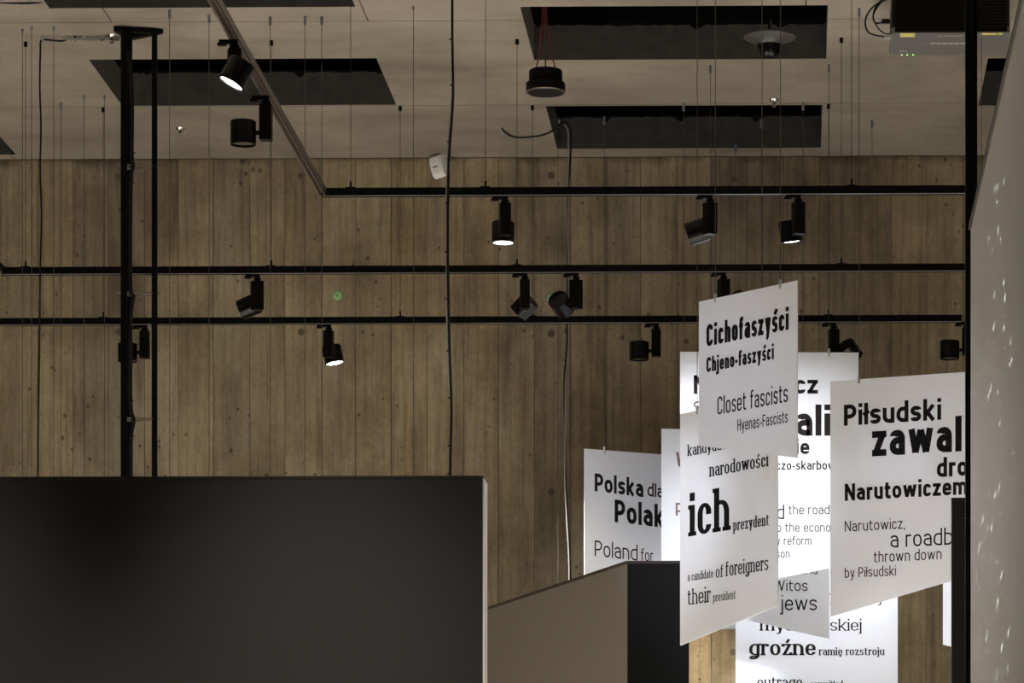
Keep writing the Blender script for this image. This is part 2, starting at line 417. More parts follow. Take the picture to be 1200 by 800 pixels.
make_track('lighting_track', (xc, T1, ZT), (XR-.05, T1, ZT), 'black lighting track highest in view, starting at a corner', (411, 569, 998))
make_track('lighting_track', (X(3, T2), T2, ZT), (XR-.05, T2, ZT), 'middle of the three horizontal black lighting tracks', (30, 318, 606, 986))
make_track('lighting_track', (XL+.3, T3, ZT), (X(1127, T3), T3, ZT), 'lowest in view of the horizontal black lighting tracks, nearest the wall', (121, 469, 624, 971))
make_track('lighting_track', (xc, 3.5, ZT), (xc, T1-.018, ZT), 'lighting track running towards the camera, seen along its grey underside', (1.5, 4.5, 7.5), rail_m=M['railside'], lip=False)
make_track('lighting_track', (X(3, T2), 3.5, ZT), (X(3, T2), T2-.018, ZT), 'track end turning off at the far left of the middle track', (1.5, 4.5, 7.5), lip=False)

# ================================================================== SPOTLIGHTS
def m_adapter(): return box(box(bmesh.new(), (-.052, -.012, -.014), (.012, .012, 0), .001), (-.058, -.009, -.020), (-.028, .009, -.010), .001)
def m_stem():
    bm = cyl(bmesh.new(), (0, 0, -.034), (0, 0, -.006), .012, 16); cyl(bm, (-.016, 0, -.022), (.017, 0, -.022), .005, 8); return bm
HZ = -.163
def m_housing(): return B((-.0225, -.0225, HZ), (.0225, .0225, -.032), .002)
def m_joint(): return cyl(bmesh.new(), (.0215, 0, HZ+.028), (.036, 0, HZ+.028), .009, 12)
HR, HL = .0475, .088
def m_head():
    return lathe(bmesh.new(), [(0, -HL*.5), (HR-.003, -HL*.5), (HR, -HL*.5+.003), (HR, HL*.5-.010), (HR-.0012, HL*.5-.0095), (HR-.0012, HL*.5-.0075), (HR, HL*.5-.007),
                               (HR, HL*.5-.001), (HR-.002, HL*.5), (HR-.004, HL*.5), (HR-.006, HL*.5-.012), (0, HL*.5-.012)], 32)
def m_lens(): return lathe(bmesh.new(), [(0, HL*.5-.010), (HR-.007, HL*.5-.010), (HR-.007, HL*.5-.006), (HR-.014, HL*.5-.0035), (0, HL*.5-.002)], 28)
_s = {}
def share(key, fn, m, parent, smooth=True, mw=None):
    if key not in _s:
        o = link(key.split('|')[0], fn(), m, parent, smooth, mw); _s[key] = o.data; return o
    o = bpy.data.objects.new(key.split('|')[0], _s[key]); COL.objects.link(o); o.parent = parent
    if mw is not None: o.matrix_local = mw
    return o
def spotlight(px, Y, az, axis, lit, label, group, power=0, ang=40, top=ZT, loc=None, tilt=0):
    p = loc or (X(px, Y), Y, top)
    e = empty('track_spotlight', p, label, 'spotlight', group)
    share('adapter', m_adapter, M['black'], e, False); share('stem', m_stem, M['black'], e)
    rot = Matrix.Rotation(R(az), 4, 'Z')
    share('housing', m_housing, M['rail'], e, False, rot); share('joint', m_joint, M['black'], e, True, rot)
    c = rot @ Vector((.036+HR, 0, HZ+.028))
    ax = Vector(axis).normalized()
    # head turns on the joint, so keep it clear of the housing
    mw = Matrix.Translation(c) @ basis(ax)
    h = share('lamp_head', m_head, M['gloss'], e, True, mw)
    share('lens|on' if lit else 'lens|off', m_lens, M['lens_on'] if lit else M['lens_off'], h)
    if lit and power:
        q = Vector(p)+c+ax*(HL*.5+.012)
        s = spot('lamp_light', q, q+ax, power, ang, .6); s.parent = e
        s.matrix_world = Matrix.Translation(q-Vector(p)) @ basis(-ax)
        s.location = q-Vector(p)
    return e
G1, G2, G3, G4 = 'spotlights on the front track', 'spotlights on the middle track', 'spotlights on the back track', 'spotlights on the track towards the camera'
# on the track running towards the camera
YA = HT*F/(PY-44); YBb = HT*F/(PY-110)
spotlight(0, 0, 285, (-.46, -.10, -.86), True, 'lit black spotlight at the top left, on the track towards the camera', G4, 25, 40, loc=(xc, YA, ZT))
spotlight(0, 0, 180, (0, .02, -1), False, 'unlit black spotlight below the lit one, on the track towards the camera', G4, loc=(xc, YBb, ZT))
spotlight(592, T1, 100, (0, -.03, -1), True, 'lit black spotlight on front track, pointing straight down, leftmost there', G1, 30, 44)
spotlight(832, T1, 128, (-.86, .10, -.28), False, 'unlit spotlight on front track with head tipped to the left', G1)
spotlight(935.5, T1, 112, (.12, .12, -.95), True, 'lit black spotlight on front track, right of all others there', G1, 150, 60)
spotlight(301.5, T2, 125, (-.84, .10, -.34), False, 'unlit spotlight on middle track with head tipped left, leftmost there', G2)
spotlight(615, T2, 95, (-.66, .25, -.62), False, 'unlit spotlight on middle track with head tilted diagonally behind its housing', G2)
spotlight(675, T2, 146, (.35, .84, -.42), False, 'spotlight on middle track with its round back turned to the camera', G2)
spotlight(848, T2, 30, (.6, .5, -.55), False, 'spotlight on middle track half hidden by the hanging sign on fascists', G2)
spotlight(169.5, T3, 180, (0, .02, -1), False, 'unlit spotlight on back track behind the black cable mast', G3)
spotlight(385, T3, 82, (.20, -.04, -.96), True, 'lit black spotlight on the back track against the concrete wall', G3, 22, 44)
spotlight(769, T3, 180, (0, .02, -1), False, 'unlit spotlight on back track with upright drum head left of its housing', G3)
spotlight(977, T3, 20, (.5, .5, -.6), False, 'spotlight on back track just above the white poster ending in ali', G3)
spotlight(1133, T3, 180, (0, .02, -1), False, 'unlit spotlight at the right end of the back track beside the post', G3)

# ================================================================== MAST WITH SPREADER PLATES
my = 16.42
mp_ = Vector((X(160, my), my, 0)); s = F/my
mast = empty('cable_mast', mp_, 'slim black three-tube mast rising to the ceiling at the left', 'mast')
pts = [((147.6-160)/s, -.055, .0145), ((148.0-160)/s, .075, .0135), ((181.2-160)/s, .0, .0130)]
for dx, dy, r in pts:
    link('post', cyl(bmesh.new(), (dx, dy, 0), (dx, dy, ZC-.02), r, 20), M['black'], mast, True)
def plate(z, m, t=.004, sc=1.0):
    cs = [Vector((-.092*sc, -.055, z)), (Vector((-.055, .115*sc, z))), Vector((.118*sc, .0, z))]
    out = []
    for i in range(3):
        a, b, c = cs[i-1], cs[i], cs[(i+1) % 3]
        for t_ in (0, .5, 1):
            out.append(((b+(a-b)*.12)*(1-t_)**2+2*b*t_*(1-t_)+(b+(c-b)*.12)*t_*t_))
    cen = sum(cs, Vector())/3
    bm = bmesh.new(); n = len(out)
    inn = [cen+(p-cen)*.42 for p in out]
    vs = [[bm.verts.new(p+Vector((0, 0, dz))) for p in q] for q in (out, inn) for dz in (0, t)]
    ob, ot, ib, it = vs
    for i in range(n):
        j = (i+1) % n
        bm.faces.new((ob[i], ob[j], ib[j], ib[i])); bm.faces.new((ot[i], ot[j], it[j], it[i]))
        bm.faces.new((ob[i], ob[j], ot[j], ot[i])); bm.faces.new((ib[i], ib[j], it[j], it[i]))
    return bm
for py in (195, 344, 491): 
    link('spreader_plate', plate(at(160, py, my).z, None), M['acryl'], mast)
link('top_plate', plate(ZC-.024, None, .018, 1.12), M['black'], mast)['label'] = 'black top plate'
bm = bmesh.new()
cp = []
for py, px in ((60, 152), (120, 155.5), (180, 155), (195, 156.3), (215, 154), (330, 153.5), (348, 156.8), (372, 153.8), (470, 153.5), (492, 157.2), (512, 154.2), (560, 154), (620, 153), (1185, 153)):
    q = at(px, py, my-.10); cp.append(q)
tube(bm, smoothpts(cp), .0065, 8)
c2 = [q+Vector((-.008, .01, 0)) for q in cp]; tube(bm, smoothpts(c2), .005, 8)
for q in cp[2::2]: cyl(bm, q+Vector((-.014, 0, .0)), q+Vector((.013, 0, .004)), .0028, 6)
tag(link('cable_bundle', bm, M['rubber'], smooth=True), 'black cable bundle tied along the slim mast', 'cable')

# ceiling rail + sagging cable left of the mast
yy = cy(42, 100)
bm = B((cx(76, 41), yy-.008, ZC-.020), (cx(139, 41), yy+.008, ZC-.012)); 
for px in (49, 75, 98, 120, 136): box(bm, (cx(px, 41)-.006, yy-.008, ZC-.020), (cx(px, 41)+.006, yy+.008, ZC))
tag(link('cable_rail', bm, M['steel']), 'thin steel cable rail under the ceiling left of the mast', 'rail')
cab = [at(140, 44, yy), at(120, 45, yy), at(98, 45, yy), at(82, 45.5, yy), at(72, 48, yy), at(60, 47, yy), at(51, 46.5, yy), at(47.6, 49, yy), at(47.3, 60, yy),
       at(46.6, 100, yy), at(48, 150, yy), at(47, 200, yy), at(48.6, 255, yy), at(47, 320, yy), at(46.2, 400, yy), at(44.8, 500, yy), at(44.4, 560, yy), at(44.4, 640, yy), at(44.4, 1190, yy)]
bm = tube(bmesh.new(), smoothpts(cab), .0042, 8)
for px in (88, 119): cyl(bm, at(px, 42, yy), at(px, 47.5, yy), .005, 6)
tag(link('hanging_cable', bm, M['rubber'], smooth=True), 'thin black cable dropping from ceiling rail, left of the mast', 'cable')
bm = bmesh.new()
yb_ = 16.0
tube(bm, smoothpts([at(-30, 1, yb_), at(10, 2.5, yb_), at(30, 3, yb_), at(48, 1.5, yb_), at(54, -3, yb_), at(56, -12, yb_)]), .008, 8)
tube(bm, smoothpts([at(-30, -1, yb_), at(12, 1, yb_), at(36, .5, yb_), at(52, -5, yb_), at(53, -12, yb_)]), .006, 8)
tag(link('ceiling_cable', bm, M['rubber'], smooth=True), 'pair of black cables under the ceiling in the top left corner', 'cable')

# ================================================================== LONG TWISTED CABLE (centre)
yc = 14.75
cp = [at(a, b, yc) for a, b in ((530.5, -102), (530, 0), (530, 40), (530.5, 75), (531, 110), (529.5, 140), (527.5, 165), (526, 190), (525, 235), (524.8, 300), (525.5, 350), (526.5, 400), (527.8, 440), (529, 480), (528.2, 520), (527.5, 560), (527.5, 640), (527.5, 1190))]
tw = empty('twin_cable', cp[-1], 'long hanging twin cable crossing the tracks left of centre', 'cable')
off = -tw.location
bm = tube(bmesh.new(), [p+off for p in smoothpts(cp)], .0052, 8)
link('black_cable', bm, M['rubber'], tw, True)
c2 = []
for (a, b) in ((530.5, -102), (530.5, 75), (529.5, 120), (526, 160), (524.3, 190), (523.2, 235), (523.2, 300), (523.4, 350), (524.6, 400), (526.5, 440), (528.6, 480), (527.8, 560), (527.8, 640), (527.8, 1190)):
    c2.append(at(a, b, yc+.008)+off)
link('grey_cable', tube(bmesh.new(), smoothpts(c2), .0036, 8), M['greycab'], tw, True)['label'] = 'grey strand'
for py in (46, 100, 166, 238, 295, 350, 411, 466, 522, 555):
    px = [a for a, b in zip((530, 531, 527.5, 525, 524.8, 525.5, 526.7, 528.6, 528.2, 527.6), (46, 100, 166, 238, 295, 350, 411, 466, 522, 555)) if b == py][0]
    link('cable_tie', cyl(bmesh.new(), at(px-3.6, py, yc)+off, at(px+1.2, py, yc)+off, .0028, 6), M['rubber'], tw)
# cable with loop at centre right
yd = 18.05
pts = [(588, 150), (591, 154), (600, 159.5), (612, 161), (632, 159), (645, 154.5), (655, 146), (660, 143.8), (665, 145), (668.5, 153), (669, 165), (668.5, 185), (666.5, 208), (664.6, 225), (664, 245), (665, 290), (665.2, 340), (664.3, 375), (664.8, 400), (663, 425), (661.3, 450), (661.8, 490), (662, 530), (663, 570), (665.5, 610), (668, 650), (668.6, 700), (668, 760), (668, 830), (668, 1190)]
lc = empty('looped_cable', at(668, 1190, yd), 'cable with bare end looping at ceiling height then hanging down the wall', 'cable')
off = -lc.location
P = smoothpts([at(a, b, yd) for a, b in pts]); P = [p+off for p in P]
link('black_cable', tube(bmesh.new(), P, .0048, 8), M['rubber'], lc, True)
P2 = smoothpts([at(a-1.6*math.sin(b*.012), b, yd-.007)+off for a, b in [(663, 146), (667, 152), (667.5, 165), (667.5, 185)]+pts[12:]])
link('grey_cable', tube(bmesh.new(), P2, .0032, 8), M['greycab'], lc, True)['label'] = 'grey strand'
bm = bmesh.new()
for dx, dy in ((-2, 3), (0, 6), (1, 9), (-1, 7)): tube(bm, smoothpts([at(588.5, 150, yd)+off, at(587.5+dx*.6, 152+dy*.4, yd)+off, at(589+dx, 150+dy, yd)+off]), .0016, 6)
link('bare_end', bm, M['steel'], lc)
link('cable_tie', cyl(bmesh.new(), at(655, 140, yd)+off, at(655.6, 145.5, yd)+off, .003, 6), M['steel'], lc)

# ================================================================== SUSPENSION WIRES without visible signs
def anchor_bm(L=.042, r=.0072): return cyl(bmesh.new(), (0, 0, -L), (0, 0, 0), r, 12)
wl = [(26.3, 30, 'left of the hanging cable', 0), (37, 27, 'beside the hanging cable', 0), (63, 27, 'right of the hanging cable', 0), (71.5, 117, 'ending in a large steel anchor', 1), (98.5, 108, 'halfway to the mast', 0),
      (122.5, 108, 'just left of the mast', 0), (198.7, 8, 'just right of the mast', 1), (245, 14, 'right of the mast, above the dark partition', 1), (316.7, 17, 'behind the track towards the camera', 1), (357.5, 17, 'crossing the left ceiling opening', 1), (377, 17, 'rightmost of those crossing the left ceiling opening', 1), (484.5, 5, 'between the left opening and the twin cable', 0),
      (655.5, 440, '', 9), (961, 10, '', 9)]
for px, py, wh, big in wl:
    if big == 9: continue
    Y = HC*F/(PY-py)
    if abs(Y-16.64) < .03: Y = 16.71
    e = empty('suspension_wire', (X(px, Y), Y, ZC), 'thin grey wire hanging from the ceiling '+wh, 'wire', 'bare suspension wires')
    link('wire', cyl(bmesh.new(), (0, 0, -2.1), (0, 0, -.02), .0015, 6), M['wire'], e)
    link('anchor', anchor_bm(.038 if big else .018, .0066 if big else .0055), M['anchor'], e, True)
Y = 18.2
e = empty('suspension_wire', (X(654, Y), Y, ZC), 'pale thin wire beside the looped cable, low on the wall', 'wire', 'bare suspension wires')
link('wire', cyl(bmesh.new(), (0, 0, -3.3), (0, 0, -.02), .0013, 6), M['wire'], e); link('anchor', anchor_bm(.018, .0055), M['anchor'], e, True)

# ================================================================== POSTERS
XH = .735; AS = 1.03; DE = -.27
def rp(pts, rad, t):
    """polyline with rounded corners; pts (x,y) or (x,y,0) for a sharp corner"""
    out = []; n = len(pts)
    for i, p in enumerate(pts):
        if i in (0, n-1) or len(p) == 3: out.append(Vector(p[:2])); continue
        a, b, c = Vector(pts[i-1][:2]), Vector(p[:2]), Vector(pts[i+1][:2])
        la = (a-b).length*(1 if i == 1 or len(pts[i-1]) == 3 else .5); lc = (c-b).length*(1 if i == n-2 or len(pts[i+1]) == 3 else .5)
        ra, rc = min(rad, la*.98), min(rad*1.25, lc*.98); u, w = (a-b).normalized()*ra, (c-b).normalized()*rc
        for k in range(7):
            q = k/6*math.pi/2; out.append(b+u*(1-math.sin(q))+w*(1-math.cos(q)))
    return out
def glyph(ch, sx, t, tv=None, serif=False):
    tv = tv or t
    ws = dict(a=.52, b=.55, c=.49, d=.55, e=.54, f=.38, g=.55, h=.54, i=.0, j=.12, k=.55, l=.0, m=.86, n=.54, o=.55, p=.55, r=.36, s=.49, t=.38, u=.54, w=.84, y=.54, z=.49,
              C=.60, H=.62, F=.52, P=.58, N=.64, W=1.0)
    base = {'ś': 's', 'ó': 'o', 'ę': 'e', 'ł': 'l', 'ą': 'a', 'ź': 'z'}.get(ch, ch)
    if ch == ' ': return .22*sx, []
    if ch == '-': W = .32*sx; return W, [[Vector((0, XH*.47)), Vector((W, XH*.47))]]
    if ch == ',': return t, [[Vector((t*.5, t*.9)), Vector((t*.5, 0)), Vector((t*.25, -.13))]]
    W = max(ws[base]*sx, t); l, r, b, x, m = t/2, W-t/2, tv/2, XH-tv/2, XH*.5; q = min(max((r-l)/2, .01), .30)
    c = W/2; L = []
    P_ = lambda *p: L.append(rp(p, q, t))
    S = lambda *p: L.append([Vector(v) for v in p])
    if base in 'bp': P_((l, x), (r, x), (r, b), (l, b)); S((l, 0 if base == 'b' else DE), (l, AS if base == 'b' else XH))
    elif base in 'dg':
        P_((r, x), (l, x), (l, b), (r, b))
        if base == 'd': S((r, 0), (r, AS))
        else: P_((r, XH), (r, DE+tv/2), (l+.02, DE+tv/2))
    elif base == 'a': P_((l+.01, XH*.76), (l+.01, x), (r, x), (r, 0)); P_((r, m+.06), (l, m+.06), (l, b), (r, b))
    elif base == 'c': P_((r, XH*.70), (r, x), (l, x), (l, b), (r, b), (r, XH*.29))
    elif base == 'C': P_((r, .73), (r, 1-tv/2), (l, 1-tv/2), (l, b), (r, b), (r, .27))
    elif base == 'e': P_((l, m), (r, m, 0), (r, x), (l, x), (l, b), (r, b), (r, XH*.27))
    elif base == 'f': k = l+.28*(W-t); P_((W, AS-tv/2), (k, AS-tv/2), (k, 0)); S((0, x), (W*.95, x))
    elif base == 't': k = l+.26*(W-t); P_((k, .94), (k, b), (W, b)); S((0, x), (W*.95, x))
    elif base in 'hn': S((l, 0), (l, AS if base == 'h' else XH)); P_((l, x), (r, x), (r, 0))
    elif base == 'm': S((l, 0), (l, XH)); q = min((c-l)/2, .22); L.append(rp([(l, x), (c, x), (c, 0)], q, t)); L.append(rp([(c, x), (r, x), (r, 0)], q, t))
    elif base == 'u': P_((l, XH), (l, b), (r, b)); S((r, 0), (r, XH))
    elif base == 'r': S((l, 0), (l, XH)); P_((l, XH*.6), (l, x), (W, x))
    elif base == 'o':
        o_ = rp([(c, x), (r, x), (r, b), (l, b), (l, x), (c, x)], q, t); L.append(o_)
    elif base == 's': P_((r, XH*.76), (r, x), (l, x), (l, m+.01), (r, m-.01), (r, b), (l, b), (l, XH*.24))
    elif base == 'i': S((c, 0), (c, XH)); S((c, AS-max(t*.95, .10)), (c, AS))
    elif base == 'l': S((c, 0), (c, AS))
    elif base == 'j': S((r, AS-max(t*.95, .10)), (r, AS)); P_((r, XH), (r, DE+tv/2), (r-.14-t*.3, DE+tv/2))
    elif base == 'k': S((l, 0), (l, AS)); S((l, XH*.34), (r-.0, XH)); S((l+(r-l)*.33, XH*.50), (r+.01, 0))
    elif base == 'z': S((0, x), (W, x)); S((0, b), (W, b)); S((W-t*.6, x), (t*.6, b))
    elif base == 'y': S((l, XH), (c+t*.1, .02)); L.append(rp([(r, XH), (c-.03, DE+tv/2), (l, DE+tv/2)], .07, t))
    elif base in 'wW': h = XH if base == 'w' else 1; S((l, h), (W*.29, t*.2)); S((W*.29, t*.2), (c, h*.95)); S((c, h*.95), (W*.71, t*.2)); S((W*.71, t*.2), (r, h))
    elif base == 'H': S((l, 0), (l, 1)); S((r, 0), (r, 1)); S((l, .51), (r, .51))
    elif base == 'F': S((l, 0), (l, 1)); S((l, 1-tv/2), (W, 1-tv/2)); S((l, .5), (W*.93, .5))
    elif base == 'P': S((l, 0), (l, 1)); P_((l, 1-tv/2), (r, 1-tv/2), (r, .42), (l, .42))
    elif base == 'N': S((l, 0), (l, 1)); S((r, 0), (r, 1)); S((l, 1-t*.3), (r, t*.3))
    if ch in 'śóź': S((c-.02, XH+.08), (c+.08+t*.3, XH+.30))
    if ch == 'ł': S((c-.05-t*.5, .46), (c+.05+t*.5, .64))
    if ch in 'ęą': S((c+.05, 0), (c-.01, -.12), (c+.10+t*.3, -.2))
    if serif:
        h = tv*.95; e_ = t*.5+.062*min(1, sx)
        BR = lambda x0, x1, y: L.append([Vector((x0, y)), Vector((x1, y))])
        lo = {'f': [l+.28*(W-t)], 'h': [l, r], 'n': [l, r], 'm': [l, c, r], 'r': [l], 'i': [c], 'l': [c], 'k': [l, r], 'H': [l, r], 'F': [l], 'P': [l]}.get(base, [])
        for a_ in lo: BR(a_-e_, a_+e_, h/2)
        if base in 'adu': BR(r-t/2, r+e_, h/2)
        if base == 'p': BR(l-e_, l+e_, DE+h/2)
        up = {'b': (l, AS), 'h': (l, AS), 'k': (l, AS), 'l': (c, AS), 'd': (r, AS), 'i': (c, XH), 'n': (l, XH), 'm': (l, XH), 'r': (l, XH), 'p': (l, XH), 'u': (l, XH), 'j': (r, XH)}
        if base in up: a_, y_ = up[base]; BR(a_-e_, a_+t*.4, y_-h/2)
        if base == 'u': BR(r-e_, r+t*.4, XH-h/2)
        if base in 'yvw': BR(l-e_, l+e_, XH-h/2); BR(r-e_, r+e_, XH-h/2)
        if base == 'k': BR(r-e_, r+e_*.7, XH-h/2)
        if base == 'z': S((h/2, XH), (h/2, XH-.18)); S((W-h/2, 0), (W-h/2, .18))
        if base == 'c': S((r, XH*.62), (r, XH*.80))
        if base == 'r': S((W-t*.3, XH-.02), (W-t*.3, XH-.17))
        if base == 'g': S((l, DE+tv/2), (l, DE*.35)); S((l, DE*.3), (r, DE*.3)); S((r-.02, x), (W+.10, x+.02))
    return W, L
def stroke_text(s, weight, aspect, serif=False):
    """letters as strokes, cap height 1, total width = aspect; returns quads"""
    gap = .12 if weight < .12 else .10
    if serif: gap = .115
    con = (.62 if weight < .14 else .48) if serif else 1
    tvv = weight*con
    def layout(sx):
        x = 0; out = []
        for ch in s:
            W, L = glyph(ch, sx, weight, tvv, serif)
            gp = gap*min(1, sx*1.1)
            out.append((x, L)); x += W+gp
        return x-gp, out
    lo, hi = .15, 2.5
    for _ in range(26):
        mid = (lo+hi)/2
        if layout(mid)[0] > aspect: hi = mid
        else: lo = mid
    V = []; Fc = []
    for x, L in layout(lo)[1]:
        for pl in L:
            pl = [p for i, p in enumerate(pl) if i == 0 or (p-pl[i-1]).length > 1e-4]
            n = len(pl); b0 = len(V)
            closed = (pl[0]-pl[-1]).length < 1e-4
            for i, p in enumerate(pl):
                d0 = (p-pl[i-1]).normalized() if i else ((pl[0]-pl[-2]).normalized() if closed else None)
                d1 = (pl[i+1]-p).normalized() if i < n-1 else ((pl[1]-pl[0]).normalized() if closed else None)
                d0 = d0 or d1; d1 = d1 or d0
                t_ = (d0+d1); t_ = t_.normalized() if t_.length > 1e-3 else d0
                nn = Vector((-t_.y, t_.x)); k = 1/max(.5, nn.dot(Vector((-d0.y, d0.x))))
                V.append((x+p.x+nn.x*weight/2*k, p.y+nn.y*tvv/2*k)); V.append((x+p.x-nn.x*weight/2*k, p.y-nn.y*tvv/2*k))
            for i in range(n-1): a = b0+2*i; Fc.append([a, a+1, a+3, a+2])
    return V, Fc
class Poster:
    def __init__(s, label, xl, xr, Yl, m, tl, tr, br, bl, clips=(), bottomrow=None):
        s.A = at(xl, PY, Yl); s.A.z = 0
        rl, rr = ray(xl), ray(xr); a, b = rl.x/rl.y, rr.x/rr.y
        if m is None: Yr = Yl
        else: Yr = Yl*(a-m)/(b-m)
        s.Bp = Vector((b*Yr, Yr, 0)); s.u = (s.Bp-s.A).normalized(); s.n = Vector((s.u.y, -s.u.x, 0))
        s.W = (s.Bp-s.A).length
        q = [s.hit(*p) for p in ((xl, tl), (xr, tr), (xr, br), (xl, bl))]
        s.e = empty('hanging_poster', (s.A.x, s.A.y, 0), label, 'poster', 'white word posters hung on wires')
        s.e.rotation_euler = (0, 0, math.atan2(s.u.y, s.u.x))
        s.e.location.z = min(p[1] for p in q); s.z0 = s.e.location.z
        poly = [(p[0], 0, p[1]-s.z0) for p in q]
        link('poster_board', prism(bmesh.new(), poly, (0, .005, 0)), M['board'], s.e)
        s.k = 0
        for cpx in clips:
            t = (cpx-xl)/(xr-xl); u0, _ = s.hit(cpx, tl); ztop = q[0][1]+(q[1][1]-q[0][1])*u0/s.W
            link('clip', cyl(bmesh.new(), (u0, .0025, ztop-.018-s.z0), (u0, .0025, ztop+.018-s.z0), .0062, 12), M['steel'], s.e, True)
            link('wire', cyl(bmesh.new(), (u0, .0025, ztop+.01-s.z0), (u0, .0025, ZC-s.z0-.02), .0015, 6), M['wire'], s.e)
            link('anchor', cyl(bmesh.new(), (u0, .0025, ZC-s.z0-.038), (u0, .0025, ZC-s.z0), .0066, 12), M['anchor'], s.e, True)
    def hit(s, px, py):
        r = ray(px, py); # A + u*w = r*t
        n = s.n; t = s.A.dot(n)/(r.x*n.x+r.y*n.y); p = Vector((r.x*t, r.y*t, 0))
        return ((p-s.A).dot(s.u), CZ+r.z*t)
    def text(s, body, x0, x1, yb, h, off=0.0, serif=False, m='ink', norm=.73):
        (u0, z0), (u1, _) = s.hit(x0, yb), s.hit(x1, yb)
        z1 = s.hit(x0, yb-h)[1]
        wt = (.135 if off < 0 else (.21 if off >= .024 else (.185 if off >= .012 else .14))) if serif else (.102 if off < 0 else (.195 if off >= BO else .155))
        V, Fc = stroke_text(body, wt, (u1-u0)/(z1-z0), serif); norm = 1.0
        mnx, mxx = min(v[0] for v in V), max(v[0] for v in V)
        sx = (u1-u0)/(mxx-mnx); sz = (z1-z0)/norm
        s.k += 1
        bm = bmesh.new(); yy = -.0006-.0001*(s.k % 3)
        vs = [bm.verts.new((u0+(x-mnx)*sx, yy, z0+y*sz-s.z0)) for x, y in V]
        for f in Fc:
            try: bm.faces.new([vs[i] for i in f])
            except ValueError: pass
        me_name = 'lettering'
        bmesh.ops.remove_doubles(bm, verts=bm.verts, dist=1e-6)
        o = link(me_name, bm, M[m], s.e); o['kind'] = 'stuff'; return o
BO, MB_, LI = .026, .018, -.010

p = Poster('bluish white sign reading Cichofaszyści and Closet fascists, hanging frontmost', 819, 934, 14.62, -.93, 353.5, 328.5, 536.5, 522, (837.8, 914))
p.text('Cichofaszyści', 828, 924.3, 406, 25.5, BO); p.text('Chjeno-faszyści', 828, 907, 436.3, 17.5, BO)
p.text('Closet fascists', 840.8, 923.3, 486, 21, LI); p.text('Hyenas-Fascists', 864.2, 923.3, 505.3, 14, LI)

p = Poster('white sign with big serif word ich and their president', 797, 911, 15.38, -.852, 485, 459, 709.5, 756, (816.5, 892.5))
p.text('kandydat obcej', 805.5, 878, 534.5, 13, .014, True); p.text('narodowości', 831, 900.8, 558.7, 15.5, .02, True)
p.text('ich', 806.5, 856.5, 628.5, 49, .03, True); p.text('prezydent', 859, 901, 622, 13, .02, True)
p.text('a candidate', 806, 836, 680.8, 9.5, -.002, True); p.text('of', 839, 847.5, 677, 14, -.002, True); p.text('foreigners', 850.5, 900.5, 675, 16.5, -.002, True)
p.text('their', 806, 833, 708.8, 18, -.002, True); p.text('president', 835.5, 862, 705, 10, -.002, True)

p = Poster('large grey-white sign reading Piłsudski and Narutowiczem, rightmost, beside the black post', 973, 1183, 16.2, -2.7, 446.5, 432, 660, 722.5, (1006.5, 1150))
p.text('Piłsudski', 989, 1103, 498.8, 24.5, BO); p.text('zawal', 1022, 1127, 534.8, 40, BO); p.text('ił', 1131, 1150, 530, 38, BO)
p.text('dro', 1098, 1134, 559, 22.5, BO); p.text('gę', 1136, 1160, 556.5, 22, BO); p.text('Narutowiczem', 990, 1133.5, 586.8, 20, BO)
p.text('Narutowicz,', 990, 1060.5, 622.8, 12.5, LI); p.text('a roadb', 1043.5, 1116.5, 641.5, 19.5, LI); p.text('lock', 1119, 1152, 637, 19, LI)
p.text('thrown down', 1024, 1103.5, 658.8, 12.8, LI); p.text('by Piłsudski', 990, 1050, 677, 11.8, LI)

p = Poster('bright white sign reading ali and the road, behind the foremost sign', 797, 1006, 17.1, None, 412, 413, 659, 700, (832.5, 971.5))
p.text('Narutowicz', 813, 958.5, 461.5, 22, BO, m='inkbrown'); p.text('ogłosił', 813, 858, 477.5, 10, MB_, m='inkbrown')
p.text('ali', 932.5, 973, 510.5, 35.5, .034, m='inkbrown'); p.text('ie', 932.5, 948.5, 532, 18, BO, m='inkbrown')
p.text('czo-skarbow', 909.5, 979, 550.3, 10.5, MB_, m='inkbrown')
p.text('d', 910.5, 919, 608, 16.5, LI, m='inkbrown'); p.text('the road', 924, 972, 602.5, 11, LI, m='inkbrown'); p.text('to the econom', 905, 983, 623, 10.5, LI, m='inkbrown')
p.text('y reform', 909.5, 951, 638.3, 10, LI, m='inkbrown'); p.text('son', 909.5, 925.3, 653.5, 10, LI, m='inkbrown')

p = Poster('white sign reading Witos and jews, behind the sign with ich', 775, 972, 17.8, None, 502, 507, 748.5, 703, (801, 941))
p.text('W', 792, 808, 547, 17.5, BO, m='inkpale'); p.text('p', 791.8, 801, 600, 15, MB_, m='inkpale')
p.text('and', 938, 958, 672.5, 11, LI); p.text('Witos', 906.5, 946.5, 692.3, 13, LI); p.text('jews', 914, 957.3, 715, 17.5, LI)

p = Poster('lowest white sign, with serif words groźne ramię rozstroju', 862, 1052, 18.15, None, 560, 560, 862, 868, (892.5, 1022))
p.text('b', 966, 976, 708, 18, .01, True, 'inkpale'); p.text('y', 1027, 1036, 706, 12, .005, True, 'inkbrown')
p.text('myś', 890, 930, 738.7, 14.5, .022, True, 'inkbrown'); p.text('skiej', 973, 1009.5, 738.7, 13.5, .008, True, 'inkbrown')
p.text('groźne', 878, 955.8, 767.5, 18, .024, True, 'inkbrown'); p.text('ramię rozstroju', 959.3, 1036.8, 767.5, 9, .012, True, 'inkbrown')
p.text('outrage', 887.6, 940, 806, 13.5, -.002, True, 'inkbrown'); p.text('committed', 950, 988, 806, 9, -.002, True, 'inkbrown')

